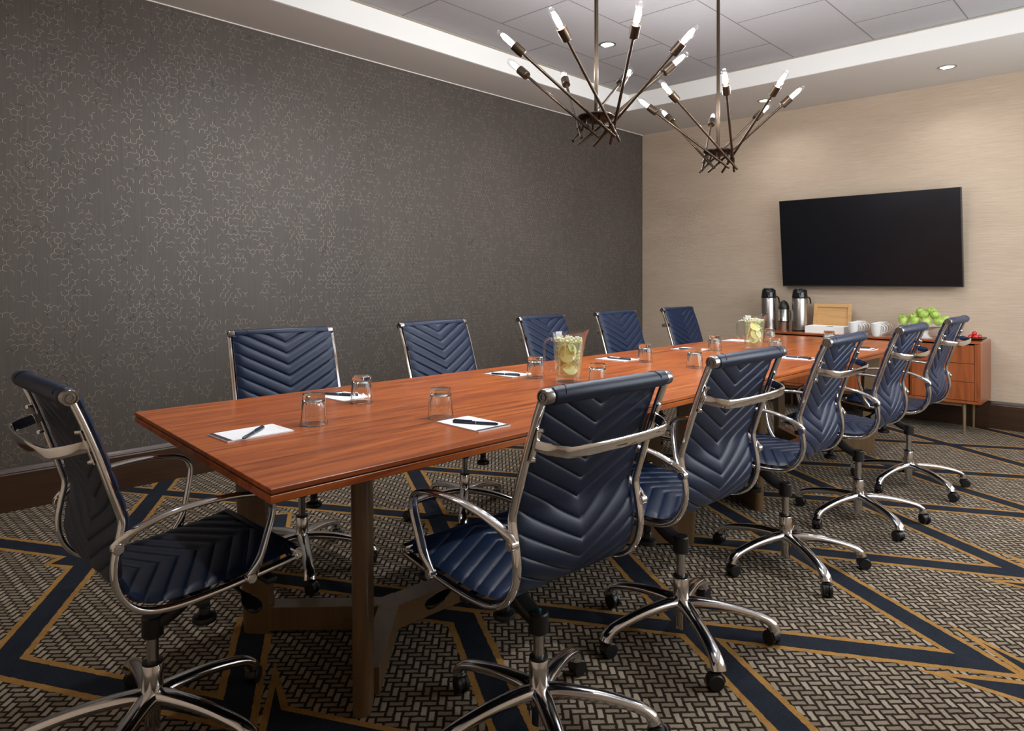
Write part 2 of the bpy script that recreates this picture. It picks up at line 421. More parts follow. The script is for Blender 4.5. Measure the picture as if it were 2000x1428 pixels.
struct('window_1', bm, 'white')  # frame of the assumed window, out of view, added with its light
# ceiling
bm = bmesh.new()
box(bm, (CX0-.2, CY0-.2, ZC), (CX1+.2, CY1+.2, ZC+.05), 0)
rows = [3.70-.65*k for k in range(-1, 7)]
def joint(a, b):
    w_ = .0035; box(bm, (a[0]-w_, a[1]-w_, ZC-.0012), (b[0]+w_, b[1]+w_, ZC), 1)
for y in rows:
    if CY0 < y < CY1: joint((CX0, y), (CX1, y))
for k in range(len(rows)-1):
    ya, yb = max(rows[k+1], CY0), min(rows[k], CY1); off = 3.15 if k % 2 == 0 else 3.77
    for m_ in range(-3, 4):
        x = off+1.235*m_
        if CX0 < x < CX1 and yb > ya: joint((x, ya), (x, yb))
struct('ceiling', bm, ['tile', 'tile_gap'])
bm = bmesh.new()     # dropped soffit round the cove
for lo, hi in (((X0, CY1+.02), (X1, Y1)), ((X0, Y0), (X1, CY0-.02)), ((X0, CY0-.02), (CX0-.02, CY1+.02)), ((CX1+.02, CY0-.02), (X1, CY1+.02))):
    box(bm, (lo[0], lo[1], ZS), (hi[0], hi[1], ZS+.04))
struct('trim_1', bm, 'soffit')
bm = bmesh.new()     # white fascia of the cove
for lo, hi in (((CX0-.02, CY1), (CX1+.02, CY1+.02)), ((CX0-.02, CY0-.02), (CX1+.02, CY0)), ((CX0-.02, CY0), (CX0, CY1)), ((CX1, CY0), (CX1+.02, CY1))):
    box(bm, (lo[0], lo[1], ZS-.002), (hi[0], hi[1], ZC))
struct('trim_2', bm, 'white')
bm = bmesh.new()     # thin strip coloured to stand in for the beige wash beside the fascia
for lo, hi in (((CX0, CY1-.03), (CX1, CY1)), ((CX0, CY0), (CX1, CY0+.03)), ((CX0, CY0+.03), (CX0+.03, CY1-.03)), ((CX1-.03, CY0+.03), (CX1, CY1-.03))):
    box(bm, (lo[0], lo[1], ZC-.006), (hi[0], hi[1], ZC-.0015))
struct('trim_4', bm, 'beige_angle')
bm = bmesh.new(); box(bm, (X0, Y1-.007, ZS-.007), (X1, Y1, ZS)); struct('trim_3', bm, 'white_trim')  # white bead put in for the bright highlight along the crown gap
def base_prof(bm, a, b, nrm):
    """skirting from a to b, nrm points into the room"""
    a, b, nrm = V(*a, 0), V(*b, 0), V(*nrm, 0)
    pr = [(0, 0), (.020, 0), (.020, .205), (.017, .212), (.017, .217), (.010, .228), (.004, .240), (0, .240)]
    A = [bm.verts.new(a+nrm*u+V(0, 0, z)) for u, z in pr]; B = [bm.verts.new(b+nrm*u+V(0, 0, z)) for u, z in pr]
    for i in range(len(pr)-1): bm.faces.new((A[i], A[i+1], B[i+1], B[i]))
    bm.faces.new(A); bm.faces.new(B); fix(bm)
bm = bmesh.new(); base_prof(bm, (X0, Y1), (X1, Y1), (0, -1)); struct('baseboard_left', bm, 'skirting')
bm = bmesh.new(); base_prof(bm, (X1, Y0), (X1, Y1-.02), (-1, 0)); struct('baseboard_back', bm, 'skirting_y')

# recessed downlights
def downlight(x, y, z, label, w=None):
    t = thing('recessed_downlight', label, 'ceiling light', (x, y, z), 0, 'recessed ceiling downlights')
    bm = bmesh.new(); lathe(bm, [(.070, 0), (.070, -.004), (.055, -.006), (.052, .0), (.050, .004), (.060, .004)], 32, cap=False); fix(bm)
    obj('trim_ring', bm, 'screw', t, smooth=40)
    bm = bmesh.new(); lathe(bm, [(0, -.001), (.052, -.001), (.052, -.0005), (0, -.0005)], 32, cap=False); obj('lens', bm, 'downlight_lens', t)
    lamp('SPOT', (0, 0, -.03), DOWN_W if w is None else w, (.965, .98, 1.0), parent=t, spot_size=math.radians(155), spot_blend=1.0, shadow_soft_size=.05)
downlight(4.71, 3.39, ZC-.0015, 'small round ceiling light set in the grey tiles behind the nearer chandelier')
downlight(6.735, 2.93, ZS, 'small round light in the lowered ceiling, partly behind the farther chandelier', 11)
downlight(6.73, 1.36, ZS, 'small round light in the lowered ceiling above the right part of the beige wall', 11)
for p_ in ((4.71, .9, 1.3), (2.4, 3.39, 1), (2.4, .9, 1.5), (1.0, 3.39, .7)):  # added spots out of view, without fittings, to brighten table and floor
    lamp('SPOT', (p_[0], p_[1], ZC-.03), DOWN_W*p_[2], (.965, .98, 1.0), spot_size=math.radians(155), spot_blend=1.0, shadow_soft_size=.05)

# ============================================================ conference table
TZ = .816
tc = [(.773, 1.507), (5.975, 1.389), (6.015, 2.632), (.882, 2.749)]
t = thing('conference_table', 'long reddish-brown wooden meeting table in the middle of the room', 'table', (0, 0, 0))
def slab(bm, corners, z0, z1, inset=0.0, mi=0, bev=.0015):
    c = Vector((sum(p[0] for p in corners)/4, sum(p[1] for p in corners)/4)); P = []
    for p in corners:
        d = Vector(p)-c; P.append((p[0]-math.copysign(inset, d.x), p[1]-math.copysign(inset, d.y)))
    lo = [bm.verts.new((*p, z0)) for p in P]; hi = [bm.verts.new((*p, z1)) for p in P]
    fs = [bm.faces.new(hi), bm.faces.new(lo[::-1])]+[bm.faces.new((lo[i], lo[(i+1) % 4], hi[(i+1) % 4], hi[i])) for i in range(4)]
    for f_ in fs: f_.material_index = mi
    if bev:
        r = bmesh.ops.bevel(bm, geom=list({e_ for f_ in fs for e_ in f_.edges}), offset=bev, segments=1, affect='EDGES')
        for f_ in r['faces']: f_.material_index = mi
bm = bmesh.new(); slab(bm, tc, TZ-.013, TZ); slab(bm, tc, TZ-.0165, TZ-.013, .005, 1, 0); slab(bm, tc, TZ-.036, TZ-.0165)
fix(bm); obj('tabletop', bm, ['table', 'black_gap'], t)
bm = bmesh.new(); slab(bm, tc, TZ-.052, TZ-.0362, .07, 0, 0); slab(bm, [(1.1, 1.95), (5.7, 1.83), (5.72, 2.25), (1.12, 2.35)], TZ-.10, TZ-.052, 0, 0, 0); fix(bm); obj('underframe', bm, 'black', t)
def leg(pt, out):
    """bullnosed blade leg; out: direction pointing outward from the trestle"""
    bm = bmesh.new(); o = V(*out, 0).normalized(); s_ = V(-o.y, o.x, 0); L0, W = .100, .0275
    def ring(z, lean):
        pts = []
        for k in range(9):
            a = -PI/2+PI*k/8; pts.append(o*(W*math.cos(a)*.95)+s_*(W*math.sin(a)))
        back = [o*-(L0-.02+lean*.3)+s_*W, o*-(L0-.02+lean*.3)-s_*W]
        return [bm.verts.new(V(*pt, z)+o*lean+q-o*W) for q in pts+back]
    A, B = ring(0, 0), ring(TZ-.052, .045)
    n = len(A)
    for k in range(n): bm.faces.new((A[k], A[(k+1) % n], B[(k+1) % n], B[k]))
    bm.faces.new(A); bm.faces.new(B); fix(bm); obj('leg', bm, 'base', t, smooth=35)
def beam(a, b, w, z0, z1):
    bm = bmesh.new(); a, b = V(*a, 0), V(*b, 0); d = (b-a).normalized(); n = V(-d.y, d.x, 0)*w/2
    lo = [bm.verts.new(p+V(0, 0, z0)) for p in (a+n, a-n, b-n, b+n)]; hi = [bm.verts.new(p+V(0, 0, z1)) for p in (a+n, a-n, b-n, b+n)]
    bm.faces.new(lo); bm.faces.new(hi)
    for i in range(4): bm.faces.new((lo[i], lo[(i+1) % 4], hi[(i+1) % 4], hi[i]))
    fix(bm); bmesh.ops.bevel(bm, geom=bm.edges, offset=.002, segments=1, affect='EDGES'); obj('stretcher', bm, 'base', t)
for xa, xb, yc in ((1.175, 3.10, 2.115), (3.77, 5.72, 2.045)):
    ja, jb = (xa+.385, yc), (xb-.385, yc-.03)
    for sy in (-1, 1):
        leg((xa, yc+sy*.378), (-.66, sy*.75)); leg((xb, yc-.03+sy*.378), (.66, sy*.75))
        beam((xa+.07, yc+sy*.31), (ja[0]+.0, ja[1]+sy*.0), .075, .012, .098)
        beam((xb-.07, yc-.03+sy*.31), (jb[0]-.0, jb[1]), .075, .012, .098)
    beam(ja, jb, .10, .010, .0975)
    for q_ in (ja, jb): beam((q_[0]-.052, q_[1]), (q_[0]+.052, q_[1]), .104, .0105, .0985)

# ============================================================ office chair
RAIL = [(-.262, 1.028), (-.240, .975), (-.212, .900), (-.186, .820), (-.163, .748), (-.156, .722), (-.157, .700), (-.164, .665), (-.171, .625), (-.171, .585), (-.160, .545), (-.135, .508), (-.098, .485), (-.055, .476), (.0, .474), (.08, .478), (.17, .487), (.26, .498), (.305, .505)]
rp = crom([(0, y, z) for y, z in RAIL], 6)
def arc_param(path):
    s_ = [0.0]
    for a, b in zip(path, path[1:]): s_.append(s_[-1]+(b-a).length)
    return s_
rs = arc_param(rp); RL = rs[-1]
def rail_at(s_):
    s_ = min(max(s_, 0), RL-1e-6); lo = 0
    import bisect
    lo = min(bisect.bisect_right(rs, s_)-1, len(rp)-2); tt = (s_-rs[lo])/(rs[lo+1]-rs[lo])
    p = rp[lo].lerp(rp[lo+1], tt); i0, i1 = max(lo-2, 0), min(lo+3, len(rp)-1)
    T = (rp[i1]-rp[i0]).normalized(); return p, T, V(1, 0, 0).cross(T)
HW, KV, PITCH = .240, .55, .0545
def sling(bm, sa, sb, mask_a, mask_b):
    """quilted leather between chevron isolines sa and sb (phase coordinates)"""
    nx = 28; xs = [-HW+2*HW*i/nx for i in range(nx+1)]
    nr = 11; k0 = int(round(sa/PITCH*nr)); k1 = int(round(sb/PITCH*nr)); sides = []
    for sg in (1, -1):
        grid = []
        for k in range(k0, k1+1):
            sp = k*PITCH/nr; row = []; b_ = abs(math.sin(PI*sp/PITCH))**.42
            for x in xs:
                s_ = min(max(sp-KV*abs(x), .008), RL-.008); p, T, N = rail_at(s_)
                ed = max(0.0, 1-(abs(x)/HW)**10)**.5
                th = (.0055+.0065*b_)*ed
                row.append(bm.verts.new(p+V(x, 0, 0)+N*(.017+sg*th)))
            grid.append(row)
        for A, B in zip(grid, grid[1:]):
            for i in range(nx):
                vs4 = (A[i], A[i+1], B[i+1], B[i])
                if (A[i].co-B[i].co).length < 1e-6 and (A[i+1].co-B[i+1].co).length < 1e-6: continue
                bm.faces.new(vs4 if sg > 0 else vs4[::-1])
        sides.append(grid)
    F, R = sides
    for k in range(len(F)-1):
        for i in (0, nx):
            q = (F[k][i], F[k+1][i], R[k+1][i], R[k][i])
            if (q[0].co-q[1].co).length > 1e-6: bm.faces.new(q if i == 0 else q[::-1])
    for row in (0, -1):
        for i in range(nx):
            q = (F[row][i], F[row][i+1], R[row][i+1], R[row][i]); bm.faces.new(q if row else q[::-1])
    bmesh.ops.remove_doubles(bm, verts=bm.verts, dist=2e-5)
    bmesh.ops.dissolve_degenerate(bm, edges=bm.edges, dist=1e-5)
def make_chair(loc, rz, label, group):
    t = thing('office_chair', label, 'chair', loc, rz, group)
    SPL = PITCH*11
    bm = bmesh.new(); sling(bm, 0, SPL, 0, 0)
    p, T, N = rail_at(0); c = p+V(0, -.002, .004)
    lathe(bm, [(0, 0), (.017, 0), (.021, .005), (.0222, .010), (.0222, 2*HW-.030), (.021, 2*HW-.025), (.017, 2*HW-.02), (0, 2*HW-.02)], 24, 0, c+V(-HW+.01, 0, 0), False, (1, 0, 0))
    for sx in (-1, 1):   # diagonal seams on the head roll
        pts = [c+V(sx*(.165+.035*q/10), math.cos(PI*(.05+q*.11))*.0228, math.sin(PI*(.05+q*.11))*.0228) for q in range(9)]
        sweep(bm, pts, lambda t_: (.0012, .0012, 1), n=6)
    obj('backrest', fix(bm), 'leather', t, smooth=62)
    bm = bmesh.new(); sling(bm, SPL, RL+KV*HW+.01, 0, 0)
    p2, T2, N2 = rail_at(RL); c2 = p2+V(0, .004, .008)
    lathe(bm, [(0, 0), (.016, 0), (.019, .006), (.019, 2*HW-.026), (.016, 2*HW-.02), (0, 2*HW-.02)], 20, 0, c2+V(-HW+.01, 0, 0), False, (1, 0, 0))
    obj('seat', fix(bm), 'leather', t, smooth=62)
    for sx in (-1, 1):
        bm = bmesh.new(); sweep(bm, [q+V(sx*.2475, 0, 0) for q in rp[1:-1]], lambda t_: (.0118, .0078, .6), side=(1, 0, 0), n=14)
        obj('side_rail', fix(bm), 'chrome', t, smooth=40)
        # end caps
        for cc, r_ in ((c, .0195), (c2, .0175)):
            bm = bmesh.new()
            lathe(bm, [(0, .010), (.30*r_, .010), (.34*r_, .013), (.50*r_, .013), (.54*r_, .010), (.70*r_, .0095), (.74*r_, .013), (.92*r_, .013), (r_, .010), (r_, -.012), (0, -.012)], 28, 0, cc+V(sx*.240, 0, 0), False, (sx, 0, 0))
            obj('end_cap', fix(bm), 'cap_metal' if r_ > .018 else 'chrome', t, smooth=35)
        # armrest loop
        A = [(.266, -.168, .664), (.273, -.153, .682), (.279, -.125, .701), (.286, -.07, .721), (.292, .0, .732), (.296, .08, .734), (.297, .140, .729), (.296, .182, .720), (.295, .204, .705), (.293, .214, .682), (.290, .212, .650), (.283, .200, .597), (.277, .188, .548), (.271, .174, .512), (.268, .165, .492)]
        pth = crom([(sx*(a-.009), b, c_) for a, b, c_ in A], 5)
        bm = bmesh.new()
        def sec(t_):
            k_ = min(1, max(0, 1-t_*5)+max(0, 1-(1-t_)*6)); k_ = k_*k_*(3-2*k_); return (.0145-.0065*k_, .0072+.0085*k_, .8)
        sweep(bm, pth, sec, side=(1, 0, 0), n=14)
        for q, r_ in ((V(sx*.259, -.168, .662), .014), (V(sx*.260, .163, .490), .014)):
            cyl(bm, q-V(sx*.012, 0, 0), q+V(sx*.012, 0, 0), r_, 20, 0, bev=.002)
            cyl(bm, q+V(sx*.0115, 0, 0), q+V(sx*.0135, 0, 0), .007, 16, 0)
        obj('armrest', fix(bm), 'chrome', t, smooth=40)
        # lever paddle
        bm = bmesh.new()
        sweep(bm, crom([(sx*.03, .16, .432), (sx*.12, .17, .428), (sx*.17, .175, .420), (sx*.20, .18, .412), (sx*.235, .18, .402), (sx*.262, .178, .392)], 5), lambda t_: (.005+.020*max(0, min(1, (t_-.45)*4))*math.sqrt(max(0, 1-max(0, (t_-.8)*5)**2)+.02), .005+.002*t_, .8), n=12)
        obj('lever', fix(bm), 'black_gloss', t, smooth=50)
    # back handle strap
    p3, T3, N3 = rail_at(.125); y3, z3 = p3.y, p3.z
    H = [(-.239, y3, z3+.004), (-.238, y3-.018, z3), (-.226, y3-.048, z3-.006), (-.208, y3-.068, z3-.010), (-.185, y3-.080, z3-.013), (-.10, y3-.089, z3-.014), (0, y3-.092, z3-.014)]
    H = H+[(-a, b, c_) for a, b, c_ in H[-2::-1]]
    bm = bmesh.new(); sweep(bm, crom(H, 5), lambda t_: (.0045, .0145, .6), n=12)
    for sx in (-1, 1):
        for dz in (.04, -.04):
            q, T_, N_ = rail_at(.125-dz)
            cyl(bm, q+V(sx*.241, -.008, 0), q+V(sx*.234, -.020, 0), .0055, 12)
        qa, _, _ = rail_at(.080); qb, _, _ = rail_at(.170)
        sweep(bm, [qa+V(sx*.240, -.012, 0), qb+V(sx*.240, -.012, 0)], lambda t_: (.009, .002, .7), n=8)
    obj('back_handle', fix(bm), 'chrome', t, smooth=40)
    # mechanism
    bm = bmesh.new()
    cyl(bm, (0, 0, .298), (0, 0, .358), .0285, 28, 0, bev=.004)
    A = [(0, 0, .332), (0, .05, .352), (0, .10, .388), (0, .14, .415), (0, .24, .432)]
    sweep(bm, crom(A, 5), lambda t_: (.026+.010*t_, .018, .5), side=(1, 0, 0), n=12)
    box(bm, (-.085, .02, .425), (.085, .26, .446), 0, .006)
    for yb in (.045, .235): box(bm, (-.242, yb-.016, .444), (.242, yb+.016, .462), 0, .004)
    obj('tilt_mechanism', fix(bm), 'black', t, smooth=40)
    bm = bmesh.new(); lathe(bm, [(0, .430), (.016, .430), (.016, .350), (.014, .348), (.016, .344), (.014, .342), (.016, .338), (.016, .325), (.033, .318), (.035, .310), (.033, .302), (0, .300)], 24, 0, (0, .145, -.012), False); obj('tension_knob', fix(bm), 'black', t, smooth=40)
    bm = bmesh.new(); lathe(bm, [(0, .30), (.0158, .30), (.0158, .190), (0, .190)], 24, cap=False); obj('gas_lift', fix(bm), 'steel', t, smooth=40)
    bm = bmesh.new(); lathe(bm, [(0, .357), (.008, .357), (.008, .365), (.005, .368), (0, .368)], 16, cap=False); obj('valve_cap', fix(bm), 'teal', t, smooth=40)
    # base: sleeve + five arms, one casting
    st = 0.0
    bm = bmesh.new()
    lathe(bm, [(.0, .034), (.020, .034), (.0205, .070), (.024, .085), (.027, .110), (.028, .150), (.0285, .215), (.026, .219), (0, .219)], 32, 0, cap=False)
    for k in range(5):
        a = 2*PI*k/5; d = V(math.cos(a), math.sin(a), 0); s_ = V(-d.y, d.x, 0)
        A = [(.012, .128), (.05, .131), (.10, .1285), (.16, .122), (.22, .111), (.27, .099), (.300, .088), (.318, .073), (.324, .058)]
        pth = crom([d*r_+V(0, 0, z_) for r_, z_ in A], 4)
        def sec(t_): return (.030-.0080*min(1, t_*2.2)+.0035*max(0, (t_-.70)*3.3), .0180-.003*min(1, t_*1.5)+.006*max(0, (t_-.8)*5), .9)
        sweep(bm, pth, sec, side=tuple(s_), n=14)
    sb = obj('star_base', fix(bm), 'chrome_base', t, smooth=40)
    bm = bmesh.new()
    for k in range(2):
        zz = (.217, .223) if k == 0 else (.221, .224)
    lathe(bm, [(.016, .219), (.027, .219), (.027, .226), (.016, .228)], 24); obj('sleeve_collar', fix(bm), 'black', t, smooth=40)
    for k in range(5):
        a = 2*PI*k/5; c_ = V(.324*math.cos(a), .324*math.sin(a), 0)
        bm = bmesh.new(); sw = V(0, -.012, 0)
        for sx in (-1, 1):
            lathe(bm, [(0, -.007), (.020, -.007), (.0258, -.004), (.0262, .004), (.023, .008), (0, .009)], 24, 0, V(sx*.0125, 0, .0262)+sw, False, (sx, 0, 0))
        lathe(bm, [(0, -.006), (.021, -.006), (.021, .006), (0, .006)], 20, 0, V(0, 0, .031)+sw, False, (1, 0, 0))
        cyl(bm, (0, 0, .03), (0, 0, .064), .008, 12)
        # hood over the wheels
        arc = [V(0, math.cos(th)*.0285, .0262+math.sin(th)*.0285)+sw for th in [PI*(.02+.6*q/10) for q in range(11)]]
        sweep(bm, arc, lambda t_: (.016, .003, .7), side=(1, 0, 0), n=8)
        cs = obj('caster', fix(bm), 'rubber', t, smooth=40); cs.location = c_; cs.rotation_euler = (0, 0, a+2.1*k+1.3)
    return t
rows_ = 'chairs along the near side of the table'; rowf = 'chairs along the far side of the table'
CH = [((1.485, 1.309), -3.5, -.006, 'navy quilted leather office chair nearest the camera on the right side, seen from behind', rows_, 20),
      ((2.25, 1.293), -2.0, .010, 'navy quilted office chair second along the near side, right behind the closest one', rows_, 15),
      ((3.165, 1.281), 1.0, .012, 'navy quilted office chair in the middle of the near-side row, seen from behind', rows_, 15),
      ((4.017, 1.229), 0.0, .018, 'navy quilted office chair fourth along the near side, second from the sideboard', rows_, 16),
      ((4.904, 1.201), 0.0, .024, 'navy quilted office chair at the far end of the near side, beside the sideboard drawers', rows_, 20),
      ((.715, 2.083), -90, -.004, 'navy quilted office chair alone at the near end of the table, far left', None, 10),
      ((1.63, 2.88), 171, .012, 'leftmost navy quilted chair facing us across the table, before the dark wall', rowf, 30),
      ((2.61, 2.85), 181, .012, 'navy quilted chair second from left on the far side, facing us', rowf, 10),
      ((3.60, 2.87), 183, .004, 'navy quilted chair facing us on the far side, behind the closer lemon pitcher', rowf, 10),
      ((4.44, 2.86), 178, .008, 'navy quilted chair facing us just left of the corner where the walls meet', rowf, 10),
      ((5.36, 2.85), 180, .012, 'farthest navy quilted chair facing us, in front of the beige wall', rowf, 10)]
def set_lift(ch, dz, stang):
    for c_ in [q for q in bpy.data.objects if q.parent == ch]:
        n_ = c_.name.split('.')[0]
        if n_ in ('star_base', 'sleeve_collar'):
            if n_ == 'star_base': c_.rotation_euler = (0, 0, stang)
        elif n_ == 'caster':
            x, y = c_.location.x, c_.location.y; a = math.atan2(y, x)+stang
            c_.location = (.324*math.cos(a), .324*math.sin(a), 0)
        else: c_.location.z += dz
proto = None; chairs = []
for (x, y), rz, dz, lab, grp, stw in CH:
    if proto is None:
        proto = make_chair((x, y, 0), math.radians(rz), lab, grp); o = proto
    else:
        o = dup(proto, lab, (x, y, 0), math.radians(rz), grp)
        for c_ in [q for q in bpy.data.objects if q.parent == o and q.name.startswith('valve_cap')]: bpy.data.objects.remove(c_)
        if grp is None and 'group' in o: del o['group']
    chairs.append((o, dz, stw, rz))
rc = random.Random(8)
for o, dz, stw, rz in chairs:
    set_lift(o, dz, math.radians(stw-rz))
    for c_ in [q for q in bpy.data.objects if q.parent == o and q.name.startswith('caster')]: c_.rotation_euler.z = rc.uniform(0, 2*PI)

# ============================================================ chandeliers
def chandelier(loc, a0, label):
    t = thing('chandelier', label, 'chandelier', loc, 0, 'bronze chandeliers over the table')
    top = ZC
    bm = bmesh.new(); cyl(bm, (0, 0, .02), (0, 0, top-loc[2]-.02), .0105, 20); obj('stem', fix(bm), 'bronze', t, smooth=40)
    bm = bmesh.new(); lathe(bm, [(0, 0), (.065, 0), (.065, -.018), (.055, -.024), (0, -.026)], 32, 0, (0, 0, top-loc[2]-.0015), False); obj('ceiling_canopy', fix(bm), 'bronze', t, smooth=40)
    bm = bmesh.new(); lathe(bm, [(0, .022), (.012, .022), (.014, .012), (.088, .012), (.093, .008), (.093, .002), (.080, -.010), (.05, -.022), (0, -.028)], 40, 0, (0, 0, 0), False); obj('hub_plate', fix(bm), 'bronze_dk', t, smooth=40)
    for k in range(8):
        a = a0+2*PI*k/8; jj = rc.uniform(-.012, .012)
        tip = V(.515*math.cos(a), .515*math.sin(a), .385+jj); b = V(.118*math.cos(a+2*PI/3), .118*math.sin(a+2*PI/3), -.118+jj*.5)
        d = (tip-b).normalized(); L = (tip-b).length; s0 = L-.105-.062       # rod, socket, bulb
        bm = bmesh.new(); cyl(bm, b, b+d*s0, .0074, 14)
        # small clamp where the rod meets the plate
        u = max(0, min(1, -(b.xy.dot((tip-b).xy))/((tip-b).xy.length_squared))); q = b+(tip-b)*u
        cyl(bm, q-d*.012, q+d*.012, .011, 14); cyl(bm, q, V(q.x*.72, q.y*.72, .0), .006, 10)
        arm = obj('arm', fix(bm), 'bronze', t, smooth=40)
        sb_ = b+d*s0
        bm = bmesh.new(); lathe(bm, [(0, -.006), (.020, -.006), (.0235, -.002), (.0235, .060), (.020, .062), (.020, .056), (0, .056)], 24, 0, sb_, False, d); obj('socket', fix(bm), 'bronze', arm, smooth=40)
        bm = bmesh.new(); bb = sb_+d*.050
        lathe(bm, [(.012, 0), (.0185, .012), (.0188, .085), (.0172, .099), (.012, .110), (.006, .115), (0, .116)], 20, 0, bb, False, d)
        lathe(bm, [(0, .006), (.008, .006), (.0138, .022), (.0138, .068), (.008, .090), (0, .093)], 12, 1, bb, False, d)
        obj('bulb', fix(bm), ['bulb_glass', 'filament'], arm, smooth=50)
        lamp('POINT', bb+d*.05, BULB_W, (.965, .98, 1.0), parent=arm, shadow_soft_size=.018)
# arm angles measured in the (right, depth) frame of the lens, turned into room axes
chandelier((2.826, 2.103, 2.12), math.radians(15-46.4), 'nearer bronze chandelier with eight slanting arms and clear tube bulbs')
chandelier((4.122, 2.100, 2.12), math.radians(32-46.4), 'farther bronze chandelier of slanting rods hanging before the beige wall')

# ============================================================ television
t = thing('television', 'large black flat television mounted on the beige wall', 'television', (7.15, 2.136, 1.675), 0)
tilt = math.atan2(.10, .885)
def TV(name, bm, mats, **k): o = obj(name, fix(bm), mats, t, **k); o.rotation_euler = (0, -tilt, 0); return o
bm = bmesh.new(); box(bm, (0, -.805, -.444), (.045, .805, .444), 0, .003); TV('housing', bm, 'tv_edge')
bm = bmesh.new(); box(bm, (-.0015, -.797, -.430), (.001, .797, .437)); TV('screen', bm, 'screen')
bm = bmesh.new(); box(bm, (-.002, -.80, -.4405), (.001, .80, -.4365)); TV('bezel_strip', bm, 'tv_line')
bm = bmesh.new(); box(bm, (.04, -.25, -.2), (.150, .25, .2), 0, .004); obj('wall_bracket', fix(bm), 'black', t)

# ============================================================ sideboard
SZ = .785
t = thing('sideboard', 'low reddish wooden sideboard on slim legs against the beige wall', 'sideboard', (0, 0, 0))
sx0, sx1, sy0, sy1, sz0 = 6.83, 7.275, 1.14, 2.98, .262
bm = bmesh.new()
box(bm, (sx0, sy0, SZ-.018), (sx1, sy1, SZ), 1, .001)
box(bm, (sx0+.002, sy0+.0005, sz0), (sx1, sy0+.022, SZ-.0185), 0, .001); box(bm, (sx0+.002, sy1-.022, sz0), (sx1, sy1-.0005, SZ-.0185), 0, .001)
box(bm, (sx0+.002, sy0+.022, sz0), (sx1, sy1-.022, sz0+.022), 0); box(bm, (sx1-.01, sy0+.02, sz0+.02), (sx1-.002, sy1-.02, SZ-.018), 0); box(bm, (sx0+.03, 1.655, sz0+.02), (sx1-.01, 1.673, SZ-.018), 0)
obj('carcass', fix(bm), ['side_front', 'side_top'], t)
zt0, zt1 = sz0+.026, SZ-.030
for k in range(3):
    za = zt0+(zt1-zt0)*k/3; zb = zt0+(zt1-zt0)*(k+1)/3-.004
    bm = bmesh.new(); box(bm, (sx0+.004, sy0+.048, za), (sx0+.024, 1.652, zb), 0, .001); obj('drawer', fix(bm), 'side_front', t)
bm = bmesh.new(); box(bm, (sx0+.002, sy0+.022, zt0), (sx0+.03, sy0+.044, zt1+.008), 0, .001); obj('side_stile', fix(bm), 'side_front', t)
for ya, yb in ((1.678, 2.312), (2.318, 2.955)):
    bm = bmesh.new(); box(bm, (sx0+.004, ya, zt0), (sx0+.024, yb, zt1), 0, .001); obj('door', fix(bm), 'side_front', t)
for x in (6.865, 7.235):
    for y in (1.262, 2.06, 2.86):
        bm = bmesh.new(); cyl(bm, (x, y, 0), (x, y, sz0), .010, 16, 0, .014); obj('leg', fix(bm), 'leg_brass', t, smooth=40)
bm = bmesh.new(); box(bm, (6.862, 1.26, sz0-.03), (6.872, 2.86, sz0)); obj('apron_rail', fix(bm), 'leg_brass', t)

# things on the sideboard
def airpot(y, label, grp='steel airpots on the sideboard'):
    t = thing('airpot', label, 'coffee dispenser', (7.07, y, SZ), math.radians(200), grp)
    bm = bmesh.new(); lathe(bm, [(0, 0), (.072, 0), (.074, .004), (.074, .014), (0, .014)], 40, cap=False); obj('foot_ring', fix(bm), 'black', t, smooth=40)
    bm = bmesh.new(); lathe(bm, [(0, .014), (.073, .014), (.0735, .02), (.0735, .325), (.072, .33), (0, .33)], 48, cap=False); obj('body', fix(bm), 'brushed', t, smooth=40)
    bm = bmesh.new(); lathe(bm, [(0, .33), (.074, .33), (.076, .336), (.074, .352), (.070, .38), (.068, .408), (.060, .418), (0, .420)], 40, cap=False)
    box(bm, (-.028, -.05, .412), (.060, .05, .432), 0, .008)
    sweep(bm, crom([(.05, 0, .372), (.085, 0, .372), (.100, 0, .360), (.102, 0, .335)], 5), lambda t_: (.013, .012, .9), n=12)
    obj('pump_lid', fix(bm), 'black_gloss', t, smooth=40)
    bm = bmesh.new(); sweep(bm, crom([(0, .074, .345), (-.02, .086, .338), (-.03, .098, .31), (-.02, .100, .275)], 5), lambda t_: (.008, .004, .7), n=8)
    obj('carry_handle', fix(bm), 'black', t, smooth=40)
airpot(3.035, 'tall steel airpot with black pump lid, left of the smaller flask')
airpot(2.715, 'tall steel airpot with black pump lid, between the small flask and the bamboo box')
t = thing('vacuum_flask', 'small steel flask with dark domed cup standing between the two airpots', 'flask', (7.07, 2.878, SZ))
bm = bmesh.new(); lathe(bm, [(0, 0), (.050, 0), (.052, .004), (.052, .085), (.0535, .088), (.0535, .094), (.052, .097), (.052, .215), (.0, .215)], 40, cap=False); obj('body', fix(bm), 'brushed', t, smooth=40)
bm = bmesh.new(); lathe(bm, [(.0525, .087), (.055, .088), (.055, .095), (.0525, .096)], 32, cap=False); box(bm, (-.075, -.006, .088), (-.05, .006, .120), 0, .003); obj('band', fix(bm), 'black', t, smooth=40)
bm = bmesh.new(); lathe(bm, [(0, .215), (.053, .215), (.054, .222), (.052, .245), (.044, .272), (.030, .292), (.015, .300), (.013, .306), (0, .308)], 36, cap=False); obj('domed_cup', fix(bm), 'black', t, smooth=40)
bm = bmesh.new(); sweep(bm, crom([(0, -.050, .21), (0, -.066, .19), (0, -.068, .15), (0, -.064, .11), (0, -.05, .10)], 5), lambda t_: (.006, .003, .7), n=8); obj('handle', fix(bm), 'black', t, smooth=40)

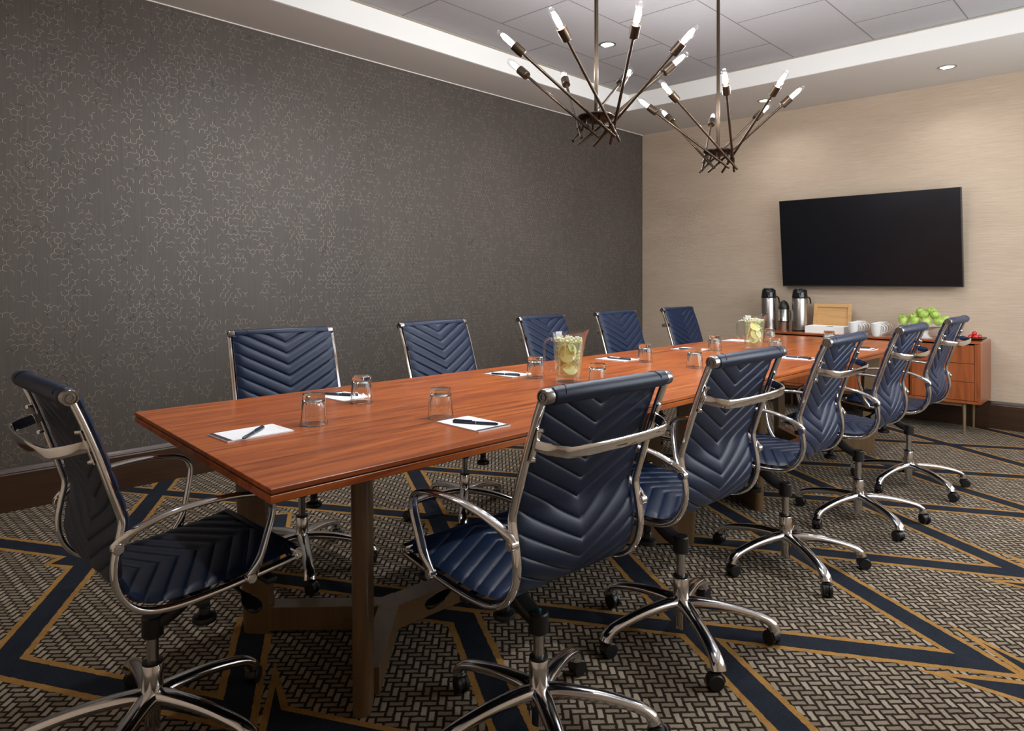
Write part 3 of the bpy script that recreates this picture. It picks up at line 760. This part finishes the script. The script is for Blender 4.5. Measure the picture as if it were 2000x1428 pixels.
t = thing('tea_box', 'white tea box on the sideboard with its bamboo lid standing open', 'box', (0, 0, 0))
bm = bmesh.new()
bx0, bx1, by0, by1, bz = 6.93, 7.135, 2.25, 2.612, SZ
for lo, hi in (((bx0, by0), (bx0+.012, by1)), ((bx1-.012, by0), (bx1, by1)), ((bx0+.012, by0), (bx1-.012, by0+.012)), ((bx0+.012, by1-.012), (bx1-.012, by1))):
    box(bm, (lo[0], lo[1], bz), (hi[0], hi[1], bz+.066), 0, .001)
box(bm, (bx0+.012, by0+.012, bz), (bx1-.012, by1-.012, bz+.008)); obj('tray_box', fix(bm), 'white', t)
bm = bmesh.new()
for k in range(3): box(bm, (bx0+.02, by0+.02+k*.11, bz+.01), (bx1-.02, by0+.118+k*.11, bz+.052), 0, .004)
obj('tea_packets', fix(bm), 'paper', t)
bm = bmesh.new(); lathe(bm, [(0, 0), (.035, 0), (.030, .006), (0, .008)], 20, 0, (7.0, 2.40, bz+.06), False); obj('green_packet', fix(bm), simple('green_packet', (.01, .07, .03), .5), t)
bm = bmesh.new(); lw_, lh = .358, .235
def lb(a, b, x0_, x1_): box(bm, (x0_, a[0], a[1]), (x1_, b[0], b[1]), 0, .0015)
lb((0, 0), (.034, lh), -.010, .010); lb((lw_-.034, 0), (lw_, lh), -.010, .010); lb((.034, 0), (lw_-.034, .034), -.010, .010); lb((.034, lh-.034), (lw_-.034, lh), -.010, .010); lb((.03, .03), (lw_-.03, lh-.03), .003, .010)
o = obj('bamboo_lid', fix(bm), 'bamboo', t); o.location = (7.140, by0+.002, bz+.045); o.rotation_euler = (0, math.radians(10), 0)

def mug_mesh():
    bm = bmesh.new()
    lathe(bm, [(0, .0), (.028, .0), (.030, .003), (.036, .02), (.043, .07), (.046, .118), (.0445, .119), (.0425, .112), (.039, .07), (.032, .02), (.026, .009), (0, .008)], 32, cap=False); return fix(bm)
def handle_mesh():
    bm = bmesh.new(); sweep(bm, crom([(.042, 0, .100), (.060, 0, .100), (.074, 0, .086), (.078, 0, .066), (.070, 0, .042), (.055, 0, .030), (.034, 0, .026)], 5), lambda t_: (.0055, .0035, .8), side=(0, 1, 0), n=10); return fix(bm)
mg = None
MUG = [(6.885, 2.148, -100, 'white coffee mug at the front of the left mug row'), (6.985, 2.157, -95, 'white coffee mug second in the left mug row'), (7.085, 2.165, -92, 'white coffee mug third in the left mug row'), (7.185, 2.173, -88, 'white coffee mug at the back of the left mug row'),
       (6.885, 1.953, -100, 'white coffee mug at the front of the right mug row'), (6.985, 1.961, -94, 'white coffee mug second in the right mug row'), (7.085, 1.968, -90, 'white coffee mug third in the right mug row'), (7.185, 1.977, -86, 'white coffee mug at the back of the right mug row')]
for x, y, a, lab in MUG:
    if mg is None:
        mg = thing('coffee_mug', lab, 'mug', (x, y, SZ), math.radians(a), 'white mugs on the sideboard')
        obj('cup', mug_mesh(), 'ceramic', mg, smooth=50); obj('handle', handle_mesh(), 'ceramic', mg, smooth=50)
    else: dup(mg, lab, (x, y, SZ), math.radians(a))

t = thing('fruit_dish', 'wide white footed dish holding the green apples', 'dish', (6.99, 1.60, SZ))
bm = bmesh.new(); lathe(bm, [(0, 0), (.075, 0), (.078, .004), (.055, .012), (.040, .035), (.045, .065), (.10, .088), (.175, .104), (.205, .114), (.206, .118), (.175, .110), (.10, .097), (0, .090)], 48, cap=False)
obj('dish', fix(bm), 'ceramic', t, smooth=50)
AP = [(7.02, 1.765, .950, 'green apple at the upper left edge of the dish'), (6.93, 1.738, .935, 'green apple lowest at the left rim of the dish'), (6.99, 1.672, .965, 'darker green apple left of the middle of the pile'), (6.895, 1.640, .938, 'green apple at the front rim, left of centre'),
      (7.055, 1.630, 1.012, 'green apple at the top left of the pile'), (6.965, 1.588, .992, 'yellow-green apple in the middle of the pile'), (6.870, 1.545, .938, 'green apple at the front rim, right of centre'), (7.035, 1.540, 1.018, 'green apple with a stem at the top right of the pile'),
      (6.965, 1.497, .990, 'green apple right of the middle apple'), (6.905, 1.457, .940, 'green apple at the right rim partly behind a chair'), (6.985, 1.417, .948, 'green apple farthest right in the dish'),
      ]
ap = None
for x, y, z, lab in AP:
    if lab is None: lab = 'green apple buried at the back of the pile'
    if ap is None:
        ap = thing('green_apple', lab, 'apple', (x, y, z), 0, 'green apples in the dish')
        bm = bmesh.new(); lathe(bm, [(0, .026), (.008, .030), (.018, .036), (.030, .030), (.040, .012), (.0415, 0), (.038, -.016), (.028, -.032), (.014, -.038), (.005, -.034), (0, -.033)], 24, cap=False); obj('fruit', fix(bm), 'apple', ap, smooth=60)
        bm = bmesh.new(); cyl(bm, (0, 0, .024), (.005, 0, .046), .0016, 8); obj('stem', fix(bm), 'stem', ap)
        o = ap
    else: o = dup(ap, lab, (x, y, z), rc.uniform(0, 6))
    o.rotation_euler = (rc.uniform(-.5, .5), rc.uniform(-.5, .5), rc.uniform(0, 6))

t = thing('black_dish', 'black oval dish of strawberries at the right end of the sideboard', 'dish', (7.03, 1.225, SZ), math.radians(-52))
def oval(a, r, z): return (r*(1+.35*abs(math.cos(a))**1.5), z+.012*max(0, abs(math.cos(a))-.8)*4*(r/.07))
bm = bmesh.new(); lathe(bm, [(0, 0), (.045, 0), (.062, .006), (.074, .016), (.072, .018), (.058, .010), (0, .006)], 40, 0, (0, 0, 0), False, None, oval)
obj('oval_plate', fix(bm), 'black_gloss', t, smooth=50)
st_ = None
BE = [(7.00, 1.245, SZ+.030, 'red strawberry at the left of the black dish'), (6.985, 1.205, SZ+.030, 'red strawberry at the front of the black dish'), (7.035, 1.225, SZ+.034, 'red strawberry at the back of the black dish'), (7.03, 1.185, SZ+.030, 'red strawberry at the right of the black dish'), (7.01, 1.218, SZ+.056, 'red strawberry on top of the others')]
for x, y, z, lab in BE:
    if st_ is None:
        st_ = thing('strawberry', lab, 'strawberry', (x, y, z), 0, 'strawberries in the black dish')
        bm = bmesh.new(); lathe(bm, [(0, -.022), (.008, -.018), (.016, -.004), (.019, .008), (.015, .017), (0, .019)], 20, cap=False); obj('fruit', fix(bm), 'berry', st_, smooth=60)
        bm = bmesh.new(); lathe(bm, [(0, .024), (.003, .020), (.014, .018), (.012, .016), (0, .0165)], 10, cap=False); obj('leaf_cap', fix(bm), 'leaf', st_); o = st_
    else: o = dup(st_, lab, (x, y, z), 0)
    o.rotation_euler = (rc.uniform(-1.4, 1.4), rc.uniform(-1.2, 1.2), rc.uniform(0, 6))
bm = bmesh.new(); lathe(bm, [(0, -.014), (.016, -.012), (.026, 0), (.018, .012), (0, .015)], 20, cap=False)
tag(obj('pastry', fix(bm), 'pastry', None, loc=(7.00, 1.292, SZ+.0225), smooth=60), 'small golden pastry left of the strawberries in the black dish', 'pastry')

# ============================================================ things on the table
def tumbler_mesh():
    bm = bmesh.new(); n = 40
    def octo(a, r, z):       # ten flat panels fading to round at the base and the rim
        m = max(0, min(1, (z-.012)/.02))*max(0, min(1, (.088-z)/.02)); seg_ = 2*PI/10
        q = ((a+seg_/2) % seg_)-seg_/2; return r*((1-m)+m*math.cos(seg_/2)/math.cos(q)*1.02), z
    lathe(bm, [(.0425, .001), (.0445, .0), (.0455, .003), (.0445, .014), (.0430, .030), (.0405, .060), (.0380, .080), (.0372, .090), (.0368, .101), (.0345, .1045), (.0, .1040)], n, 0, (0, 0, 0), False, None, octo)
    lathe(bm, [(.0425, .001), (.0415, .020), (.0385, .055), (.0350, .078), (.028, .084), (0, .085)], n, 0, (0, 0, 0), False)
    bmesh.ops.remove_doubles(bm, verts=bm.verts, dist=1e-5); return fix(bm)
GL = [(1.221, 2.08, 'upside-down glass tumbler beside the closest notepad at the near end'), (1.571, 2.318, 'upside-down glass tumbler over the corner of the far-side notepad, second from the left'),
      (1.587, 1.858, 'upside-down glass tumbler behind the near-side notepad at the table front'), (2.559, 2.277, 'upside-down glass tumbler just left of the closer pitcher handle'),
      (2.544, 1.887, 'upside-down glass tumbler right of the closer pitcher, above a chair back'), (3.502, 2.249, 'upside-down glass tumbler at the notepad in front of the fourth far-side chair'),
      (3.466, 1.905, 'upside-down glass tumbler standing alone mid-table on the near side'), (4.389, 2.262, 'upside-down glass tumbler before the farthest chair facing us'),
      (5.301, 2.27, 'upside-down glass tumbler partly hidden right behind the farther pitcher'), (4.511, 1.894, 'upside-down glass tumbler right of the farther pitcher, just above a chair back'),
      (5.357, 1.841, 'upside-down glass tumbler at the far right end, before the tea box')]
gl = None
for i, (x, y, lab) in enumerate(GL):
    if gl is None: gl = tag(obj('glass_tumbler', tumbler_mesh(), 'tumbler', None, loc=(x, y, TZ+.0003), smooth=20), lab, 'glass', 'upside-down glass tumblers')
    else:
        o = gl.copy(); COL.objects.link(o); o.location = Vector((x, y, TZ+.0003))*S; o.rotation_euler.z = i*.7; o['label'] = lab

def pad_mesh():
    bm = bmesh.new(); L, W_, T_ = .107, .070, .0045
    box(bm, (-L, -W_, 0), (L, W_, T_), 0)
    quad(bm, [(-L+.001, -W_+.001, T_+.0002), (-L+.017, -W_+.001, T_+.0002), (-L+.017, W_-.001, T_+.0002), (-L+.001, W_-.001, T_+.0002)], 1)
    for k, w_ in enumerate((.004, .007, .005)):
        x_ = L-.016; y_ = -.004-.009*k+.012; quad(bm, [(x_, y_-w_/2-.002, T_+.0002), (x_+.0016, y_-w_/2-.002, T_+.0002), (x_+.0016, y_+w_/2-.002, T_+.0002), (x_, y_+w_/2-.002, T_+.0002)], 2)
    return bm
PAD = [(1.012, 2.098, 0, 'white notepad with dark strip at the near end of the table'), (1.588, 1.692, 88, 'white notepad nearest the front edge, behind the closest chair'), (1.59, 2.478, -88, 'white notepad in front of the leftmost far-side chair'),
       (2.546, 2.462, -90, 'white notepad left of the tumbler beside the closer pitcher'), (3.492, 2.447, -90, 'white notepad before the fourth far-side chair, right of the closer pitcher'), (4.348, 2.430, -90, 'white notepad before the farthest far-side chair'),
       (4.300, 1.675, 90, 'white notepad on the near side between the second and third chair backs'), (5.19, 1.585, 90, 'white notepad at the far right end, between the third and fourth chair backs'), (5.23, 2.49, -90, 'white notepad partly behind the handle of the farther pitcher')]
pd = None
for x, y, a, lab in PAD:
    if pd is None: pd = tag(obj('notepad', fix(pad_mesh()), ['paper', 'ink', 'grey_ink'], None, loc=(x, y, TZ+.0003)), lab, 'notepad', 'notepads on the table'); o = pd
    else: o = pd.copy(); COL.objects.link(o); o.location = Vector((x, y, TZ+.0003))*S; o['label'] = lab
    o.rotation_euler = (0, 0, math.radians(a))
PEN = [(1.003, 2.064, 42.5, 'navy pen lying diagonally on the notepad at the near end'), (1.580, 1.675, -64+180, 'navy pen on the notepad nearest the front edge'), (1.583, 2.493, -64, 'navy pen on the notepad of the leftmost far-side chair'),
       (2.500, 2.425, -71, 'navy pen on the notepad left of the closer pitcher'), (3.470, 2.412, -84, 'navy pen on the notepad right of the closer pitcher'), (4.285, 2.39, -79, 'navy pen on the notepad before the farthest far-side chair'),
       (4.277, 1.650, -92, 'navy pen on the notepad between the second and third chair backs'), (5.19, 1.59, -80, 'navy pen on the notepad at the far right end')]
pn = None
for x, y, a, lab in PEN:
    if pn is None:
        pn = thing('pen', lab, 'pen', (x, y, TZ+.0048), 0, 'navy pens on the notepads')
        bm = bmesh.new(); lathe(bm, [(0, -.082), (.0025, -.0815), (.0046, -.074), (.0050, -.04), (.0050, -.004), (0, -.004)], 16, 0, (0, 0, .0056), False, (1, 0, 0)); obj('barrel', fix(bm), 'pen', pn, smooth=40)
        bm = bmesh.new(); lathe(bm, [(0, -.003), (.0056, -.003), (.0056, .070), (.0050, .078), (0, .080)], 16, 0, (0, 0, .0056), False, (1, 0, 0)); obj('cap', fix(bm), 'pen', pn, smooth=40)
        bm = bmesh.new(); lathe(bm, [(.0053, -.0065), (.0058, -.006), (.0058, -.0035), (.0053, -.003)], 16, 0, (0, 0, .0056), False, (1, 0, 0)); obj('ring', fix(bm), 'screw', pn)
        bm = bmesh.new(); box(bm, (.010, -.0018, .0112), (.074, .0018, .0132), 0, .0006); box(bm, (.066, -.0018, .010), (.074, .0018, .0120)); obj('clip', fix(bm), 'pen', pn)
        bm = bmesh.new()
        for k in range(5): quad(bm, [(-.050+k*.008, -.0008, .01068), (-.045+k*.008, -.0008, .01068), (-.045+k*.008, .0008, .01068), (-.050+k*.008, .0008, .01068)])
        obj('print', bm, 'pen_print', pn); o = pn
    else: o = dup(pn, lab, (x, y, TZ+.0048), 0)
    o.rotation_euler = (0, 0, math.radians(a))

# pitchers of water with lemon and lime
def pitcher(loc, label):
    rz = math.radians(-46.4+4)
    t = thing('glass_pitcher', label, 'pitcher', loc, rz, 'glass pitchers of lemon water')
    t.scale = (S*1.03, S*1.03, S*1.03)
    H_ = .228
    def lip(a, r, z):
        w_ = max(0, math.cos(a))**4*max(0, (z-.15)/.08)**1.6; b_ = max(0, -math.cos(a))**2*max(0, (z-.19)/.04)
        return r+.024*w_, z+.016*w_
    bm = bmesh.new(); sd = 48
    lathe(bm, [(0, 0), (.057, 0), (.0595, .003), (.0600, .012), (.0585, .018), (.0605, .03), (.0665, .12), (.0715, .20), (.0745, .226), (.0755, H_), (.0725, H_), (.0705, .22), (.0680, .20), (.0630, .12), (.0570, .03), (.054, .024), (0, .023)], sd, 0, (0, 0, 0), False, None, lip)
    obj('jug', fix(bm), 'pitcher_glass', t, smooth=40)
    bm = bmesh.new(); sweep(bm, crom([(-.066, 0, .196), (-.092, 0, .198), (-.109, 0, .186), (-.113, 0, .160), (-.112, 0, .110), (-.109, 0, .082), (-.096, 0, .064), (-.078, 0, .056), (-.060, 0, .050)], 5), lambda t_: (.0085, .0055, .8), side=(0, 1, 0), n=14)
    obj('handle', fix(bm), 'handle_glass', t, smooth=50)
    bm = bmesh.new(); lathe(bm, [(0, .024), (.0538, .025), (.0565, .031), (.0625, .12), (.0670, .192), (0, .193)], 40, 0, (0, 0, 0), False); obj('water', fix(bm), 'water', t, smooth=50)
    bm = bmesh.new(); r_ = random.Random(int(loc[0]*100))
    for k in range(230):
        a, q = r_.uniform(0, 6.28), .062*math.sqrt(r_.random()); z = .192+r_.uniform(-.016, .022)*(1.2-q/.08)
        if k > 170: z = r_.uniform(.05, .17); q = min(q, .050)
        mt = Matrix.Translation((q*math.cos(a), q*math.sin(a), z)) @ Matrix.Rotation(r_.uniform(0, 3), 4, Vector((r_.random(), r_.random(), r_.random()+.1)).normalized()) @ Matrix.Diagonal((r_.uniform(.005, .009), r_.uniform(.003, .006), r_.uniform(.003, .006), 1))
        bmesh.ops.create_icosphere(bm, subdivisions=1, radius=1, matrix=mt)
    tag(obj('crushed_ice', bm, 'ice', t), kind='stuff')
    return t
pitcher((2.572, 2.078, TZ+.0003), 'closer glass pitcher of water with lemon slices, mid-table')
pitcher((4.640, 2.099, TZ+.0003), 'farther glass pitcher of lemon water, nearer the sideboard')
def slice_mesh(mf, mr, R=.036):
    bm = bmesh.new(); n = 27
    lathe(bm, [(0, .0038), (R*.80, .0038), (R*.93, .0035), (R, .002), (R, -.002), (R*.93, -.0035), (R*.80, -.0038), (0, -.0038)], n, 0, cap=False); fix(bm)
    for f_ in bm.faces:
        c_ = f_.calc_center_median(); rr = math.hypot(c_.x, c_.y); a = math.atan2(c_.y, c_.x)
        f_.material_index = 0 if rr < R*.80 else (1 if rr < R*.96 and abs(c_.z) > .0027 else 2)
    for k in range(9):     # membranes
        a = 2*PI*k/9; d = V(math.cos(a), math.sin(a), 0)
        for z in (.0039, -.0039): cyl(bm, V(0, 0, z)+d*.001, V(0, 0, z)+d*R*.8, .0005, 5, 1)
    return bm
lem = lim = None
def put_slice(kind, jug, ph, dep, z, tx, ty, lab):
    """ph: direction round the jug (0 = towards the lens); dep: distance from the axis"""
    global lem, lim
    a = math.radians(-46.4-90+ph); c_ = V(jug[0]+dep*math.cos(a), jug[1]+dep*math.sin(a), TZ+z)
    grp = ('lemon' if kind == 0 else 'lime')+' slices in the pitchers'
    if kind == 0:
        if lem is None: lem = obj('lemon_slice', slice_mesh(0, 0), ['lemon', 'pith', 'rind'], None); o = lem
        else: o = lem.copy(); COL.objects.link(o)
    else:
        if lim is None: lim = obj('lime_slice', slice_mesh(0, 0, .030), ['lime', 'pith', 'lime_rind'], None); o = lim
        else: o = lim.copy(); COL.objects.link(o)
    o.location = c_*S
    nrm = V(math.cos(a+tx), math.sin(a+tx), ty).normalized(); o.rotation_euler = Vector((0, 0, 1)).rotation_difference(nrm).to_euler()
    tag(o, lab, 'lemon slice' if kind == 0 else 'lime slice', grp)
J1, J2 = (2.572, 2.078), (4.640, 2.099)
put_slice(0, J1, -12, .036, .128, .0, .35, 'round lemon slice facing us in the upper middle of the closer pitcher')
put_slice(0, J1, 8, .030, .066, .1, .75, 'tilted lemon slice low in the closer pitcher')
put_slice(0, J1, -52, .024, .098, -.3, .5, 'pale lemon slice at the lower left of the closer pitcher')
put_slice(0, J1, 62, .030, .140, .4, .1, 'lemon slice at the upper right inside the closer pitcher')
put_slice(0, J1, -60, .026, .150, -.5, .2, 'lemon slice behind the lime at the upper left of the closer pitcher')
put_slice(1, J1, -75, .034, .150, -1.0, .3, 'green-edged lime slice at the upper left of the closer pitcher')
put_slice(1, J1, 72, .036, .095, .9, .3, 'green-edged lime slice at the right of the closer pitcher')
put_slice(1, J1, 35, .026, .160, .3, .5, 'lime slice under the ice at the top right of the closer pitcher')
put_slice(0, J1, -100, .026, .105, -.2, .2, 'lemon slice at the left wall of the closer pitcher')
put_slice(0, J1, 100, .026, .060, .2, .3, 'lemon slice low at the right wall of the closer pitcher')
put_slice(0, J2, -85, .034, .122, -.5, .2, 'yellow lemon slice at the left of the farther pitcher')
put_slice(0, J2, 50, .036, .080, .4, .4, 'yellow lemon slice at the lower right of the farther pitcher')
put_slice(0, J2, 0, .030, .160, .1, 1.0, 'lemon slice floating near the top of the farther pitcher')
put_slice(1, J2, 30, .038, .115, .2, .4, 'lime slice at the middle right of the farther pitcher')
put_slice(1, J2, -20, .036, .075, -.2, .5, 'lime slice at the lower left of the farther pitcher')
put_slice(0, J2, 0, .040, .112, .0, .1, 'lemon slice facing us in the centre of the farther pitcher')
